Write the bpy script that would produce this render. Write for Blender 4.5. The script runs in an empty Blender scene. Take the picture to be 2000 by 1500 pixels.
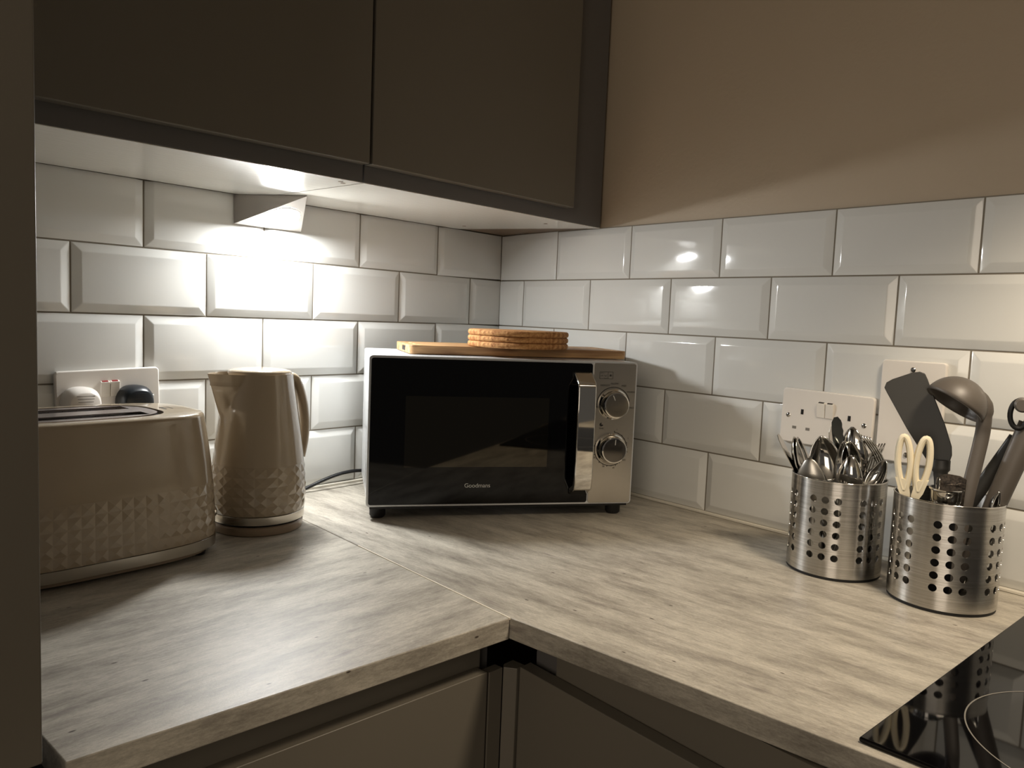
import bpy, bmesh, math, random
from mathutils import Vector, Matrix, noise
random.seed(7)
sc = bpy.context.scene
COL = sc.collection
PI = math.pi
WT = 0.90                      # worktop height; every z below is measured from the worktop top

# ------------------------------------------------------------------ camera
cd = bpy.data.cameras.new('camera'); cam = bpy.data.objects.new('camera', cd); COL.objects.link(cam)
cd.sensor_width = 36; cd.sensor_fit = 'HORIZONTAL'; cd.lens = 27.04; cd.clip_start = 0.02; cd.clip_end = 50
Rv = Vector((0.66332226, -0.74722930, 0.04064420)); Uv = Vector((0.03688709, 0.08689532, 0.99553430)); Bv = Vector((-0.74742419, -0.65886082, 0.08520272))
m = Matrix((Rv, Uv, Bv)).transposed().to_4x4(); m.translation = Vector((-1.31002, -1.20265, 0.33058 + WT)); cam.matrix_world = m
sc.camera = cam
# ------------------------------------------------------------------ world, exposure
W = bpy.data.worlds.new('world'); sc.world = W; W.use_nodes = True
W.node_tree.nodes['Background'].inputs[0].default_value = (1.0, 0.90, 0.78, 1)
W.node_tree.nodes['Background'].inputs[1].default_value = 0.07
vs = sc.view_settings; vs.view_transform = 'Standard'; vs.look = 'None'; vs.gamma = 1; vs.use_curve_mapping = False; vs.exposure = 0.0
LENS_STRENGTH = 455.0           # under-cabinet lamp
# hood lamp above the hob, warm
def area(name, loc, sx, sy, power, col, rot=(0, 0, 0), spread=PI):
    l = bpy.data.lights.new(name, 'AREA'); l.shape = 'RECTANGLE'; l.size = sx; l.size_y = sy; l.energy = power; l.color = col; l.spread = spread
    o = bpy.data.objects.new(name, l); COL.objects.link(o); o.location = loc; o.rotation_euler = rot; return o
hl = bpy.data.lights.new('hood_lamp', 'SPOT'); hl.energy = 25; hl.color = (1.0, 0.84, 0.64); hl.spot_size = math.radians(108); hl.spot_blend = .6; hl.shadow_soft_size = .07
ho = bpy.data.objects.new('hood_lamp', hl); COL.objects.link(ho); ho.location = (-0.47, -1.22, WT + 0.78)
area('room_light', (-3.7, -1.9, WT + 0.75), 1.8, 1.4, 22, (1.0, 0.86, 0.70), (0, math.radians(-90), 0))

# ------------------------------------------------------------------ materials
def lin(c): return tuple(((v / 255) / 12.92 if v / 255 <= .04045 else ((v / 255 + .055) / 1.055) ** 2.4) for v in c) + (1,)
def mat(name, rgb, rough=.5, metal=0, spec=.5, coat=0, bump=None, noise_col=None, aniso=0, emis=None):
    M = bpy.data.materials.new(name); M.use_nodes = True; nt = M.node_tree; b = nt.nodes['Principled BSDF']
    b.inputs['Base Color'].default_value = lin(rgb); b.inputs['Roughness'].default_value = rough; b.inputs['Metallic'].default_value = metal
    b.inputs['Specular IOR Level'].default_value = spec; b.inputs['Coat Weight'].default_value = coat; b.inputs['Coat Roughness'].default_value = .05
    tc = nt.nodes.new('ShaderNodeTexCoord')
    if noise_col:            # (scale vector, colour2, noise scale)
        mp = nt.nodes.new('ShaderNodeMapping'); mp.inputs['Scale'].default_value = noise_col[0]; nt.links.new(tc.outputs['Object'], mp.inputs[0])
        n = nt.nodes.new('ShaderNodeTexNoise'); n.inputs['Scale'].default_value = noise_col[2]; n.inputs['Detail'].default_value = 6; nt.links.new(mp.outputs[0], n.inputs[0])
        r = nt.nodes.new('ShaderNodeValToRGB'); r.color_ramp.elements[0].position = .35; r.color_ramp.elements[1].position = .65
        r.color_ramp.elements[0].color = lin(noise_col[1]); r.color_ramp.elements[1].color = lin(rgb); nt.links.new(n.outputs[0], r.inputs[0]); nt.links.new(r.outputs[0], b.inputs['Base Color'])
    if bump:                 # (scale, strength, distance, scalevec)
        mp = nt.nodes.new('ShaderNodeMapping'); mp.inputs['Scale'].default_value = bump[3] if len(bump) > 3 else (1, 1, 1); nt.links.new(tc.outputs['Object'], mp.inputs[0])
        n = nt.nodes.new('ShaderNodeTexNoise'); n.inputs['Scale'].default_value = bump[0]; n.inputs['Detail'].default_value = 4; nt.links.new(mp.outputs[0], n.inputs[0])
        bp = nt.nodes.new('ShaderNodeBump'); bp.inputs['Strength'].default_value = bump[1]; bp.inputs['Distance'].default_value = bump[2]
        nt.links.new(n.outputs[0], bp.inputs['Height']); nt.links.new(bp.outputs[0], b.inputs['Normal'])
    if aniso:
        b.inputs['Anisotropic'].default_value = aniso; b.inputs['Anisotropic Rotation'].default_value = .25
        tg = nt.nodes.new('ShaderNodeTangent'); tg.direction_type = 'RADIAL'; tg.axis = 'Z'; nt.links.new(tg.outputs[0], b.inputs['Tangent'])
    if emis:
        b.inputs['Emission Color'].default_value = emis[0] + (1,); b.inputs['Emission Strength'].default_value = emis[1]
    return M
M = dict(
    tile=mat('white_glazed_tile', (218, 218, 214), .07, coat=.4, bump=(9, .12, .004)),
    grout=mat('grey_grout', (126, 118, 104), .85, bump=(300, .3, .001)),
    paint=mat('taupe_wall_paint', (180, 164, 142), .55, bump=(140, .35, .0012)),
    ceil=mat('ceiling_paint', (225, 220, 210), .9),
    floor=mat('grey_floor', (120, 112, 100), .5, noise_col=((1, 8, 1), (95, 88, 80), 6)),
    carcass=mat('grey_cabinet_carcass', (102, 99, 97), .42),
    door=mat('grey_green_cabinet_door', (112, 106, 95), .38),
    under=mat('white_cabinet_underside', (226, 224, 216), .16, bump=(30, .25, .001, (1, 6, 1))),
    brown=mat('brown_scribe_panel', (120, 100, 80), .5),
    black=mat('black_plastic', (10, 10, 11), .4), rubber=mat('black_rubber', (12, 11, 12), .55),
    cable=mat('black_cable', (16, 16, 18), .35),
    dark=mat('dark_gap', (14, 12, 10), .8),
    steelb=mat('brushed_steel', (206, 204, 200), .26, 1, aniso=.9, noise_col=((1, 1, 60), (178, 175, 170), 14)),
    steel=mat('polished_steel', (208, 206, 202), .09, 1),
    steelm=mat('satin_steel', (190, 186, 178), .3, 1),
    steel_darkrefl=mat('steel_dark_reflection', (92, 94, 92), .16, 1),  # ordinary knife steel; the dark room it mirrors is painted into the colour
    chrome=mat('chrome', (225, 222, 216), .035, 1),
    lampmetal=mat('lamp_satin_metal', (178, 172, 166), .35, .7),
    lens=mat('lamp_lens', (255, 255, 250), .3, emis=((.99, 1.0, 1.0), LENS_STRENGTH)),
    beige=mat('beige_gloss_plastic', (166, 150, 127), .14, coat=.5),
    beiged=mat('beige_gloss_base', (150, 132, 112), .22),
    ring=mat('warm_chrome_band', (196, 189, 178), .26, 1),
    slot=mat('dark_slot_metal', (40, 34, 34), .4, .6), plate=mat('toaster_top_metal', (176, 168, 168), .25, .9),
    white=mat('white_plastic', (228, 222, 214), .25), whiteb=mat('white_switch', (232, 226, 216), .3), red=mat('red_switch_mark', (130, 20, 24), .4),
    greyhole=mat('grey_shutter', (120, 115, 106), .6), holeblack=mat('socket_slot', (12, 8, 8), .8),
    navy=mat('dark_navy_plug', (22, 28, 34), .3),
    mwbody=mat('silver_painted_metal', (212, 214, 216), .25, .25, bump=(160, .1, .0005)),
    mwvent=mat('vent_dark', (70, 70, 68), .6),
    glass=mat('black_door_glass', (3, 3, 4), .05, spec=.35), window=mat('door_window_mesh', (72, 69, 63), .035, 1),
    panel=mat('mirror_steel_panel', (200, 194, 184), .27, 1, bump=(6, .15, .004)),
    knobface=mat('knob_face', (165, 158, 146), .22, 1), print_=mat('dark_print', (30, 26, 22), .5), logo=mat('silver_print', (205, 205, 200), .4),
    knob_darkrefl=mat('knob_face_dark_reflection', (112, 108, 104), .16, 1),  # same knob metal darkened, a dark reflection put into the base colour
    cork=mat('cork', (204, 154, 98), .85, bump=(260, .9, .0015), noise_col=((1, 1, 1), (150, 98, 52), 160)),
    hob=mat('black_hob_glass', (3, 3, 4), .04, spec=.3), hobmark=mat('hob_ring_print', (120, 116, 108), .35),
    nylon=mat('black_nylon', (50, 49, 46), .42), nylong=mat('grey_nylon', (84, 78, 72), .45),
    cream=mat('cream_plastic', (232, 222, 196), .35), speck=mat('speckled_dark_metal', (70, 62, 54), .4, .6, noise_col=((1, 1, 1), (30, 26, 22), 500)),
    strip=mat('pale_joint_sealant', (232, 224, 206), .3),
    silicone=mat('white_silicone', (214, 208, 194), .4),
)
def laminate():
    Mt = bpy.data.materials.new('grey_streaked_laminate'); Mt.use_nodes = True; nt = Mt.node_tree; b = nt.nodes['Principled BSDF']; L = nt.links
    tc = nt.nodes.new('ShaderNodeTexCoord')
    def nz(vec, scale, det, rgh=.6):
        mp = nt.nodes.new('ShaderNodeMapping'); mp.inputs['Scale'].default_value = vec; L.new(tc.outputs['Object'], mp.inputs[0])
        n = nt.nodes.new('ShaderNodeTexNoise'); n.inputs['Scale'].default_value = scale; n.inputs['Detail'].default_value = det; n.inputs['Roughness'].default_value = rgh; L.new(mp.outputs[0], n.inputs[0]); return n.outputs[0]
    def ramp(src, st):
        r = nt.nodes.new('ShaderNodeValToRGB'); e = r.color_ramp.elements
        while len(e) < len(st): e.new(.5)
        for k, (p, c) in enumerate(st): e[k].position = p; e[k].color = c if len(c) == 4 else lin(c)
        L.new(src, r.inputs[0]); return r.outputs[0]
    def mix(f, a, c2, mode='MIX'):
        mx = nt.nodes.new('ShaderNodeMix'); mx.data_type = 'RGBA'; mx.blend_type = mode
        if isinstance(f, float): mx.inputs[0].default_value = f
        else: L.new(f, mx.inputs[0])
        L.new(a, mx.inputs[6])
        if isinstance(c2, tuple): mx.inputs[7].default_value = c2
        else: L.new(c2, mx.inputs[7])
        return mx.outputs[2]
    base = ramp(nz((2.4, 10, 10), 2.8, 12, .74), [(.32, (132, 125, 114)), (.45, (168, 161, 148)), (.54, (190, 183, 169)), (.68, (210, 203, 188))])
    fine = ramp(nz((9, 46, 46), 7, 8, .78), [(.36, (.66, .66, .66, 1)), (.60, (1.0, 1.0, 1.0, 1))])
    c = mix(.75, base, fine, 'MULTIPLY')
    grain = ramp(nz((60, 130, 130), 5, 3, .7), [(.35, (.72, .71, .70, 1)), (.65, (1.0, 1.0, 1.0, 1))])
    c = mix(.6, c, grain, 'MULTIPLY')
    fl = nt.nodes.new('ShaderNodeTexVoronoi'); mp = nt.nodes.new('ShaderNodeMapping'); mp.inputs['Scale'].default_value = (7, 18, 18); L.new(tc.outputs['Object'], mp.inputs[0]); L.new(mp.outputs[0], fl.inputs[0]); fl.inputs['Scale'].default_value = 2.2
    spot = ramp(fl.outputs['Distance'], [(.030, (1, 1, 1, 1)), (.055, (0, 0, 0, 1))])
    c = mix(spot, c, lin((74, 64, 54)))
    patch = ramp(nz((4, 20, 20), 2.3, 3), [(.62, (0, 0, 0, 1)), (.74, (.55, .55, .55, 1))])
    c = mix(patch, c, lin((112, 102, 98)))
    L.new(c, b.inputs['Base Color']); b.inputs['Roughness'].default_value = .42; b.inputs['Specular IOR Level'].default_value = .5
    bp = nt.nodes.new('ShaderNodeBump'); bp.inputs['Strength'].default_value = .22; bp.inputs['Distance'].default_value = .0006
    L.new(nz((50, 110, 110), 8, 4, .7), bp.inputs['Height']); L.new(bp.outputs[0], b.inputs['Normal'])
    return Mt
M['lam'] = laminate()
def wood():
    Mt = bpy.data.materials.new('acacia_wood'); Mt.use_nodes = True; nt = Mt.node_tree; b = nt.nodes['Principled BSDF']; L = nt.links
    tc = nt.nodes.new('ShaderNodeTexCoord'); mp = nt.nodes.new('ShaderNodeMapping'); mp.inputs['Scale'].default_value = (2, 26, 26); L.new(tc.outputs['Object'], mp.inputs[0])
    n = nt.nodes.new('ShaderNodeTexNoise'); n.inputs['Scale'].default_value = 4; n.inputs['Detail'].default_value = 7; n.inputs['Distortion'].default_value = .6; L.new(mp.outputs[0], n.inputs[0])
    r = nt.nodes.new('ShaderNodeValToRGB'); e = r.color_ramp.elements; e[0].position = .32; e[0].color = lin((126, 88, 56)); e[1].position = .62; e[1].color = lin((200, 160, 112)); L.new(n.outputs[0], r.inputs[0])
    L.new(r.outputs[0], b.inputs['Base Color']); b.inputs['Roughness'].default_value = .5; return Mt
M['wood'] = wood()

# ------------------------------------------------------------------ builders
def tag(o, label=None, cat=None, group=None, kind=None):
    if label: o['label'] = label
    if cat: o['category'] = cat
    if group: o['group'] = group
    if kind: o['kind'] = kind
    return o
def thing(name, label, cat, loc=(0, 0, 0), rz=0, group=None):
    o = bpy.data.objects.new(name, None); COL.objects.link(o); o.location = loc; o.rotation_euler = (0, 0, rz); o.empty_display_size = .05
    return tag(o, label, cat, group)
def link(name, bm, m_, parent=None, smooth=False, bevel=0, seg=2, solid=0, mats=None, auto=None):
    me = bpy.data.meshes.new(name)
    bmesh.ops.recalc_face_normals(bm, faces=bm.faces)
    if smooth:
        for f in bm.faces: f.smooth = True
        if auto is not None:
            for e in bm.edges:
                if len(e.link_faces) == 2 and e.calc_face_angle(0) > math.radians(auto): e.smooth = False
    bm.to_mesh(me); bm.free()
    for x in (mats or [m_]): me.materials.append(M[x])
    o = bpy.data.objects.new(name, me); COL.objects.link(o)
    if parent: o.parent = parent
    if solid:
        s = o.modifiers.new('solid', 'SOLIDIFY'); s.thickness = solid; s.offset = 0
    if bevel:
        b = o.modifiers.new('bevel', 'BEVEL'); b.width = bevel; b.segments = seg; b.limit_method = 'ANGLE'; b.angle_limit = math.radians(40)
        for f in me.polygons: f.use_smooth = True
        b.harden_normals = True
    return o
def box(bm, x0, x1, y0, y1, z0, z1, mi=0):
    v = [bm.verts.new(p) for p in ((x0, y0, z0), (x1, y0, z0), (x1, y1, z0), (x0, y1, z0), (x0, y0, z1), (x1, y0, z1), (x1, y1, z1), (x0, y1, z1))]
    for q in ((0, 3, 2, 1), (4, 5, 6, 7), (0, 1, 5, 4), (1, 2, 6, 5), (2, 3, 7, 6), (3, 0, 4, 7)):
        bm.faces.new([v[i] for i in q]).material_index = mi
    return v
def prism(bm, pts, z0, z1, mi=0):      # polygon (x, y) raised from z0 to z1
    a = [bm.verts.new((p[0], p[1], z0)) for p in pts]; b = [bm.verts.new((p[0], p[1], z1)) for p in pts]; n = len(pts)
    bm.faces.new(a[::-1]).material_index = mi; bm.faces.new(b).material_index = mi
    for i in range(n): bm.faces.new((a[i], a[(i + 1) % n], b[(i + 1) % n], b[i])).material_index = mi
def vprism(bm, pts, y0, y1, mi=0):     # polygon (x, z) between two y
    a = [bm.verts.new((p[0], y0, p[1])) for p in pts]; b = [bm.verts.new((p[0], y1, p[1])) for p in pts]; n = len(pts)
    bm.faces.new(a).material_index = mi; bm.faces.new(b[::-1]).material_index = mi
    for i in range(n): bm.faces.new((a[i], b[i], b[(i + 1) % n], a[(i + 1) % n])).material_index = mi
def lathe(bm, prof, n=64, cap=True, cx=0, cy=0):
    rings = []
    for r, z in prof: rings.append([bm.verts.new((cx + r * math.cos(2 * PI * k / n), cy + r * math.sin(2 * PI * k / n), z)) for k in range(n)])
    for a, b in zip(rings, rings[1:]):
        for k in range(n): bm.faces.new((a[k], a[(k + 1) % n], b[(k + 1) % n], b[k]))
    if cap: bm.faces.new(rings[0][::-1]); bm.faces.new(rings[-1])
def tube(bm, pts, rad, n=12, flat=1.0, up=None, closed=False, mi=0):
    pts = [Vector(p) for p in pts]; N = len(pts); rings = []
    rad = rad if isinstance(rad, (list, tuple)) else [rad] * N
    ref = Vector(up) if up else None
    prev = None
    for i, p in enumerate(pts):
        if closed: t = (pts[(i + 1) % N] - pts[i - 1]).normalized()
        else: t = (pts[min(i + 1, N - 1)] - pts[max(i - 1, 0)]).normalized()
        if ref is not None: a = ref - t * ref.dot(t)
        elif prev is None: a = t.orthogonal()
        else: a = prev - t * prev.dot(t)
        a.normalize(); prev = a; b = t.cross(a)
        rings.append([bm.verts.new(p + (a * math.cos(2 * PI * k / n) * flat + b * math.sin(2 * PI * k / n)) * rad[i]) for k in range(n)])
    prs = list(zip(rings, rings[1:])) + ([(rings[-1], rings[0])] if closed else [])
    for r0, r1 in prs:
        for k in range(n): bm.faces.new((r0[k], r0[(k + 1) % n], r1[(k + 1) % n], r1[k])).material_index = mi
    if not closed: bm.faces.new(rings[0][::-1]).material_index = mi; bm.faces.new(rings[-1]).material_index = mi
def smoothpts(pts, k=6):
    P = [Vector(p) for p in pts]; out = []
    for i in range(len(P) - 1):
        a, b, c, d = P[max(i - 1, 0)], P[i], P[i + 1], P[min(i + 2, len(P) - 1)]
        for j in range(k):
            t = j / k
            out.append(.5 * ((2 * b) + (c - a) * t + (2 * a - 5 * b + 4 * c - d) * t * t + (3 * b - a - 3 * c + d) * t ** 3))
    return out + [P[-1]]
def roundrect(x0, x1, z0, z1, r, k=6):
    out = []
    for cx, cz, a in ((x1 - r, z0 + r, -90), (x1 - r, z1 - r, 0), (x0 + r, z1 - r, 90), (x0 + r, z0 + r, 180)):
        for j in range(k + 1):
            t = math.radians(a + 90 * j / k); out.append((cx + r * math.cos(t), cz + r * math.sin(t)))
    return out
def text(name, body, size, m_, parent, mtx, align='CENTER', ext=.0001):
    cu = bpy.data.curves.new(name, 'FONT'); cu.body = body; cu.size = size; cu.align_x = align; cu.extrude = ext
    t = bpy.data.objects.new(name + '_tmp', cu); COL.objects.link(t)
    dg = bpy.context.evaluated_depsgraph_get(); dg.update()
    me = bpy.data.meshes.new_from_object(t.evaluated_get(dg)); bpy.data.objects.remove(t)
    me.transform(mtx); me.materials.clear(); me.materials.append(M[m_])
    o = bpy.data.objects.new(name, me); COL.objects.link(o); o.parent = parent; return o
RX = Matrix.Rotation(PI / 2, 4, 'X')        # text standing upright, facing -y

# ------------------------------------------------------------------ the room
A = 0.13                                    # the right-hand wall is out of square
LR = math.sqrt(1 + A * A)
ry = -math.atan(A)                          # rotation that takes (-y) onto the right wall's run
def struct(name, bm, m_, bevel=0):
    o = link(name, bm, m_, bevel=bevel); o['kind'] = 'structure'; return o
ROWS = [.0035, .1090, .2108, .3128, .4148, .5165]
def tiles(bmt, bmg, length, first_even, first_odd, notop=False, cutrows=()):
    """tiles in local coordinates: s along the wall from the corner, z up, face at y=0, wall behind at y=+0.008"""
    g = .0014
    rnd = random.Random(3 + int(first_even * 1e4))
    for r in range(5):
        z0, z1 = ROWS[r] + g, ROWS[r + 1] - g
        even = r % 2 == 0
        f = first_even if even else first_odd
        s = [0] + [f + k * .202 for k in range(0 if f > 0 else 1, 30) if f + k * .202 < length] + [length]
        for i in range(len(s) - 1):
            a, b = s[i] + g, s[i + 1] - g
            if i == 0: a = s[0] + .0008
            bl = i > 0; br = s[i + 1] - s[i] > .19 or i == 0
            w = .0125
            jx = rnd.uniform(-.0008, .0008); jz = rnd.uniform(-.0008, .0008); jd = rnd.uniform(-.0003, .0003)
            top = 0 if (r == 4 and notop) else w
            ia, ib = a + (w if bl else 0), b - (w if br else 0)
            if ib - ia < .02: ia, ib = a, b
            iz0, iz1 = z0 + w, z1 - top
            lip = .0046
            def V(x, y, z): return bmt.verts.new((x, y, z))
            o0 = [V(a, .008, z0), V(b, .008, z0), V(b, .008, z1), V(a, .008, z1)]
            o1 = [V(a, lip, z0), V(b, lip, z0), V(b, lip, z1), V(a, lip, z1)]
            c = .0008
            o2 = [V(a + c, lip - .0005, z0 + c), V(b - c, lip - .0005, z0 + c), V(b - c, lip - .0005, z1 - c), V(a + c, lip - .0005, z1 - c)]
            if not bl: o2[0].co.x = o1[0].co.x; o2[3].co.x = o1[3].co.x
            i1 = [V(ia, jd - jx - jz, iz0), V(ib, jd + jx - jz, iz0), V(ib, jd + jx + jz, iz1), V(ia, jd - jx + jz, iz1)]
            for v_ in (o1, o2):
                if not bl: v_[0].co.y = v_[3].co.y = 0
                if not br: v_[1].co.y = v_[2].co.y = 0
            for lo, hi in ((o0, o1), (o1, o2), (o2, i1)):
                for k in range(4): bmt.faces.new((lo[k], lo[(k + 1) % 4], hi[(k + 1) % 4], hi[k]))
            bmt.faces.new(i1)
    box(bmg, 0, length, .0052, .008, 0, .5172)
def xf(bm, m4):
    bmesh.ops.transform(bm, matrix=m4, verts=bm.verts)
TL = Matrix.Translation((0, 0, WT)) @ Matrix(((-1, 0, 0, 0), (0, 1, 0, 0), (0, 0, 1, 0), (0, 0, 0, 1)))           # back wall: s runs to -x
dR = Vector((-A, -1, 0)).normalized(); nR = Vector((1, -A, 0)).normalized()                                        # nR points into the wall
TR = Matrix.Translation((0, 0, WT)) @ Matrix(((dR.x, nR.x, 0, 0), (dR.y, nR.y, 0, 0), (0, 0, 1, 0), (0, 0, 0, 1)))
def finish_tiles(bm):
    bmesh.ops.bevel(bm, geom=[e for e in bm.edges if len(e.link_faces) == 2 and .15 < e.calc_face_angle(0) < .6], offset=.0012, segments=2, affect='EDGES', profile=.5)
for nm, T, ln, fe, fo in (('back', TL, 1.9, .1939, .0941), ('right', TR, 2.6, .1764 * LR, .0751 * LR)):
    bw = bmesh.new(); box(bw, -.15 if nm == 'right' else -.3, ln, .008, .12, -WT, 1.5); xf(bw, T)
    w_ = struct('wall_' + nm, bw, 'paint')
    bt, bg = bmesh.new(), bmesh.new(); tiles(bt, bg, ln, fe, fo, nm == 'back'); bmesh.ops.recalc_face_normals(bt, faces=bt.faces)
    finish_tiles(bt)
    for f in bt.faces: f.smooth = True
    for e in bt.edges:
        if len(e.link_faces) == 2 and e.calc_face_angle(0) > .5: e.smooth = False
    xf(bt, T); xf(bg, T)
    link('wall_tiles', bt, 'tile', w_); link('grout', bg, 'grout', w_)
    # small silicone bead along the worktop
    bs = bmesh.new(); box(bs, .0, ln, -.003, .006, .0, .0042); xf(bs, T); link('sealant_bead', bs, 'silicone', w_, bevel=.001)
b = bmesh.new(); box(b, -4.2, .4, -4.4, .3, -.05, 0); struct('floor', b, 'floor')
b = bmesh.new(); box(b, -4.2, .4, -4.4, .3, 2.4, 2.45); struct('ceiling', b, 'ceil')

# ------------------------------------------------------------------ worktops (two lengths meeting at a thin joint)
TH = .0245
t = thing('worktop', 'shorter grey streaked laminate worktop carrying the toaster and kettle', 'worktop', (-.9, -.32, WT))
def off(pts, o): return [(x - o.location.x, y - o.location.y) for x, y in pts]
b = bmesh.new(); prism(b, off([(-1.12, -.6232), (-.685, -.6627), (-.6078, -.002), (-1.12, -.002)], t), -TH, 0); link('laminate_board', b, 'lam', t, bevel=.0014)
b = bmesh.new(); prism(b, off([(-.6852, -.662), (-.6838, -.6625), (-.6452, -.338), (-.6466, -.338)], t), -.002, .00025); link('joint_strip', b, 'strip', t)
t2 = thing('worktop', 'longer grey streaked laminate worktop under the microwave, with the black hob set in it', 'worktop', (-.35, -.9, WT), -PI / 2)
def off2(pts): return [(-(y + .9), x + .35) for x, y in pts]
b = bmesh.new(); prism(b, off2([(-.6837, -.6627), (-.682, -.88), (-.682, -1.06), (-.715, -1.7), (-.715, -2.2), (A * -2.2 - .002, -2.2), (-.002, -.002), (-.6068, -.002)]), -TH, 0); link('laminate_board', b, 'lam', t2, bevel=.0014)

# hob
t = thing('ceramic_hob', 'black glass ceramic hob at the bottom right corner of the worktop', 'hob', (-.43, -1.34, WT))
hp = [(-.6686, -1.0268), (-.19, -1.0842), (-.255, -1.66), (-.705, -1.605)]
b = bmesh.new(); prism(b, off(hp, t), .0003, .0045); link('glass_plate', b, 'hob', t, bevel=.0016, seg=3)
b = bmesh.new(); c = [(-.5455 + .43, -1.1833 + 1.34)]
for rr in (.103,):
    n = 96; rings = []
    for q in (rr - .0006, rr + .0006): rings.append([b.verts.new((c[0][0] + q * math.cos(2 * PI * k / n), c[0][1] + q * math.sin(2 * PI * k / n), .0047)) for k in range(n)])
    for k in range(n): b.faces.new((rings[0][k], rings[1][k], rings[1][(k + 1) % n], rings[0][(k + 1) % n]))
link('cooking_zone_ring', b, 'hobmark', t)

# ------------------------------------------------------------------ base cabinets
def frontline(x, o=0): return -.9, 0
def LY(x, o=0.): return -.6431 - .0905 * (x + .9) + o
t = thing('base_cabinet', 'grey handleless base cabinet under the shorter worktop', 'cabinet', (-.9, -.3, 0))
ZT = WT - TH
def offz(pts): return [(x + .9, y + .3) for x, y in pts]
b = bmesh.new(); prism(b, offz([(-1.10, LY(-1.1, .045)), (-.672, LY(-.672, .045)), (-.672, -.02), (-1.10, -.02)]), .15, ZT - .001); link('carcass', b, 'carcass', t)
b = bmesh.new(); prism(b, offz([(-1.10, LY(-1.10, .038)), (-.690, LY(-.690, .038)), (-.690, LY(-.69, .0445)), (-1.10, LY(-1.1, .0445))]), ZT - .075, ZT - .001); link('handle_rail', b, 'door', t)
b = bmesh.new(); prism(b, offz([(-1.105, LY(-1.105, .02)), (-.6945, LY(-.6945, .02)), (-.6945, LY(-.6945, .038)), (-1.105, LY(-1.105, .038))]), .16, WT - .066); link('door', b, 'door', t, bevel=.0012)
b = bmesh.new(); prism(b, offz([(-1.10, LY(-1.1, .09)), (-.66, LY(-.66, .09)), (-.66, LY(-.66, .11)), (-1.10, LY(-1.1, .11))]), 0.001, .15); link('plinth', b, 'carcass', t)
t = thing('base_cabinet', 'grey handleless base cabinet below the worktop edge leading to the hob', 'cabinet', (-.4, -1.2, 0))
def RXo(y, o=0.): return -.6578 + .14 * (y + .6507) + o
def offq(pts): return [(x + .4, y + 1.2) for x, y in pts]
b = bmesh.new(); prism(b, offq([(RXo(-.66, .028), -.66), (RXo(-1.7, .028), -1.7), (-.26, -1.7), (-.12, -.66)]), .15, ZT - .001); link('carcass', b, 'carcass', t)
b = bmesh.new(); prism(b, offq([(RXo(-.70, .020), -.70), (RXo(-1.7, .020), -1.7), (RXo(-1.7, .0275), -1.7), (RXo(-.70, .0275), -.70)]), ZT - .075, ZT - .001); link('handle_rail', b, 'door', t)
for y0, y1 in ((-.658, -1.17), (-1.173, -1.69)):
    b = bmesh.new(); prism(b, offq([(RXo(y0), y0), (RXo(y1), y1), (RXo(y1, .019), y1), (RXo(y0, .019), y0)]), .16, WT - .066); link('door', b, 'door', t, bevel=.0012)
b = bmesh.new(); prism(b, offq([(RXo(-.70, .09), -.70), (RXo(-1.7, .09), -1.7), (RXo(-1.7, .1), -1.7), (RXo(-.70, .1), -.70)]), .001, .15); link('plinth', b, 'carcass', t)
t = thing('corner_post', 'dark grey L-shaped corner filler post between the two base cabinets', 'post', (-.665, -.642, 0))
b = bmesh.new(); prism(b, [(-.0265, .0005), (-.0055, -.0005), (-.0055, .012), (-.0265, .013)], .16, WT - .068); link('left_face', b, 'door', t, bevel=.0008)
b = bmesh.new(); prism(b, [(-.0045, -.0005), (.004, -.0140), (.018, -.0140), (.018, .005), (.002, .005)], .16, WT - .068); link('right_face', b, 'door', t, bevel=.0008)

# ------------------------------------------------------------------ wall cabinets
ZC = WT + .515
def wc(nm, label, x0, y0, x1, y1, dx0, dx1, under_pts, top=1.30):
    t = thing(nm, label, 'cabinet', ((x0 + x1) / 2, -.15, ZC)); ox, oy = t.location.x, t.location.y
    O = lambda pts: [(x - ox, y - oy) for x, y in pts]
    b = bmesh.new(); prism(b, O([(x0, y0), (x1, y1)] + under_pts), .0012, top - .515)
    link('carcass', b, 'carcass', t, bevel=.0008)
    b = bmesh.new(); prism(b, O([(x0 + .0003, y0 + .0004), (x1 - .0003, y1 + .0004)] + under_pts), 0, .0009); link('underside', b, 'under', t)
    sl = (y1 - y0) / (x1 - x0); fy = lambda x, o: y0 + sl * (x - x0) - o
    b = bmesh.new(); prism(b, O([(dx0, fy(dx0, .0195)), (dx1, fy(dx1, .0195)), (dx1, fy(dx1, .0015)), (dx0, fy(dx0, .0015))]), .0245, top - .515 - .003); link('door', b, 'door', t, bevel=.0014)
    return t, O
c1, O1 = wc('wall_cabinet', 'dark grey wall cabinet on the left, directly over the small triangular lamp', -1.16, -.2553, -.6165, -.2902, -1.155, -.6194, [(-.6165, -.006), (-1.16, -.006)])
c2, O2 = wc('wall_cabinet', 'dark grey wall cabinet filling the corner, right of the door gap', -.6143, -.2903, -.0405, -.3000, -.6151, -.152, [(-.1466, -.008), (-.6143, -.008)])
def caps(parent, pts):
    for x, y in pts:
        b = bmesh.new(); lathe(b, [(.0038, -.0004), (.0038, .0006)], 16, True, x - parent.location.x, y - parent.location.y)
        link('fixing_hole', b, 'brown', parent)
caps(c1, [(-.640, -.270), (-.630, -.262)]); caps(c2, [(-.182, -.060), (-.145, -.245)])
tt = thing('scribe_panel', 'narrow brown infill panel between the corner wall cabinet and the right wall', 'panel', (-.07, -.13, ZC))
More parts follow.
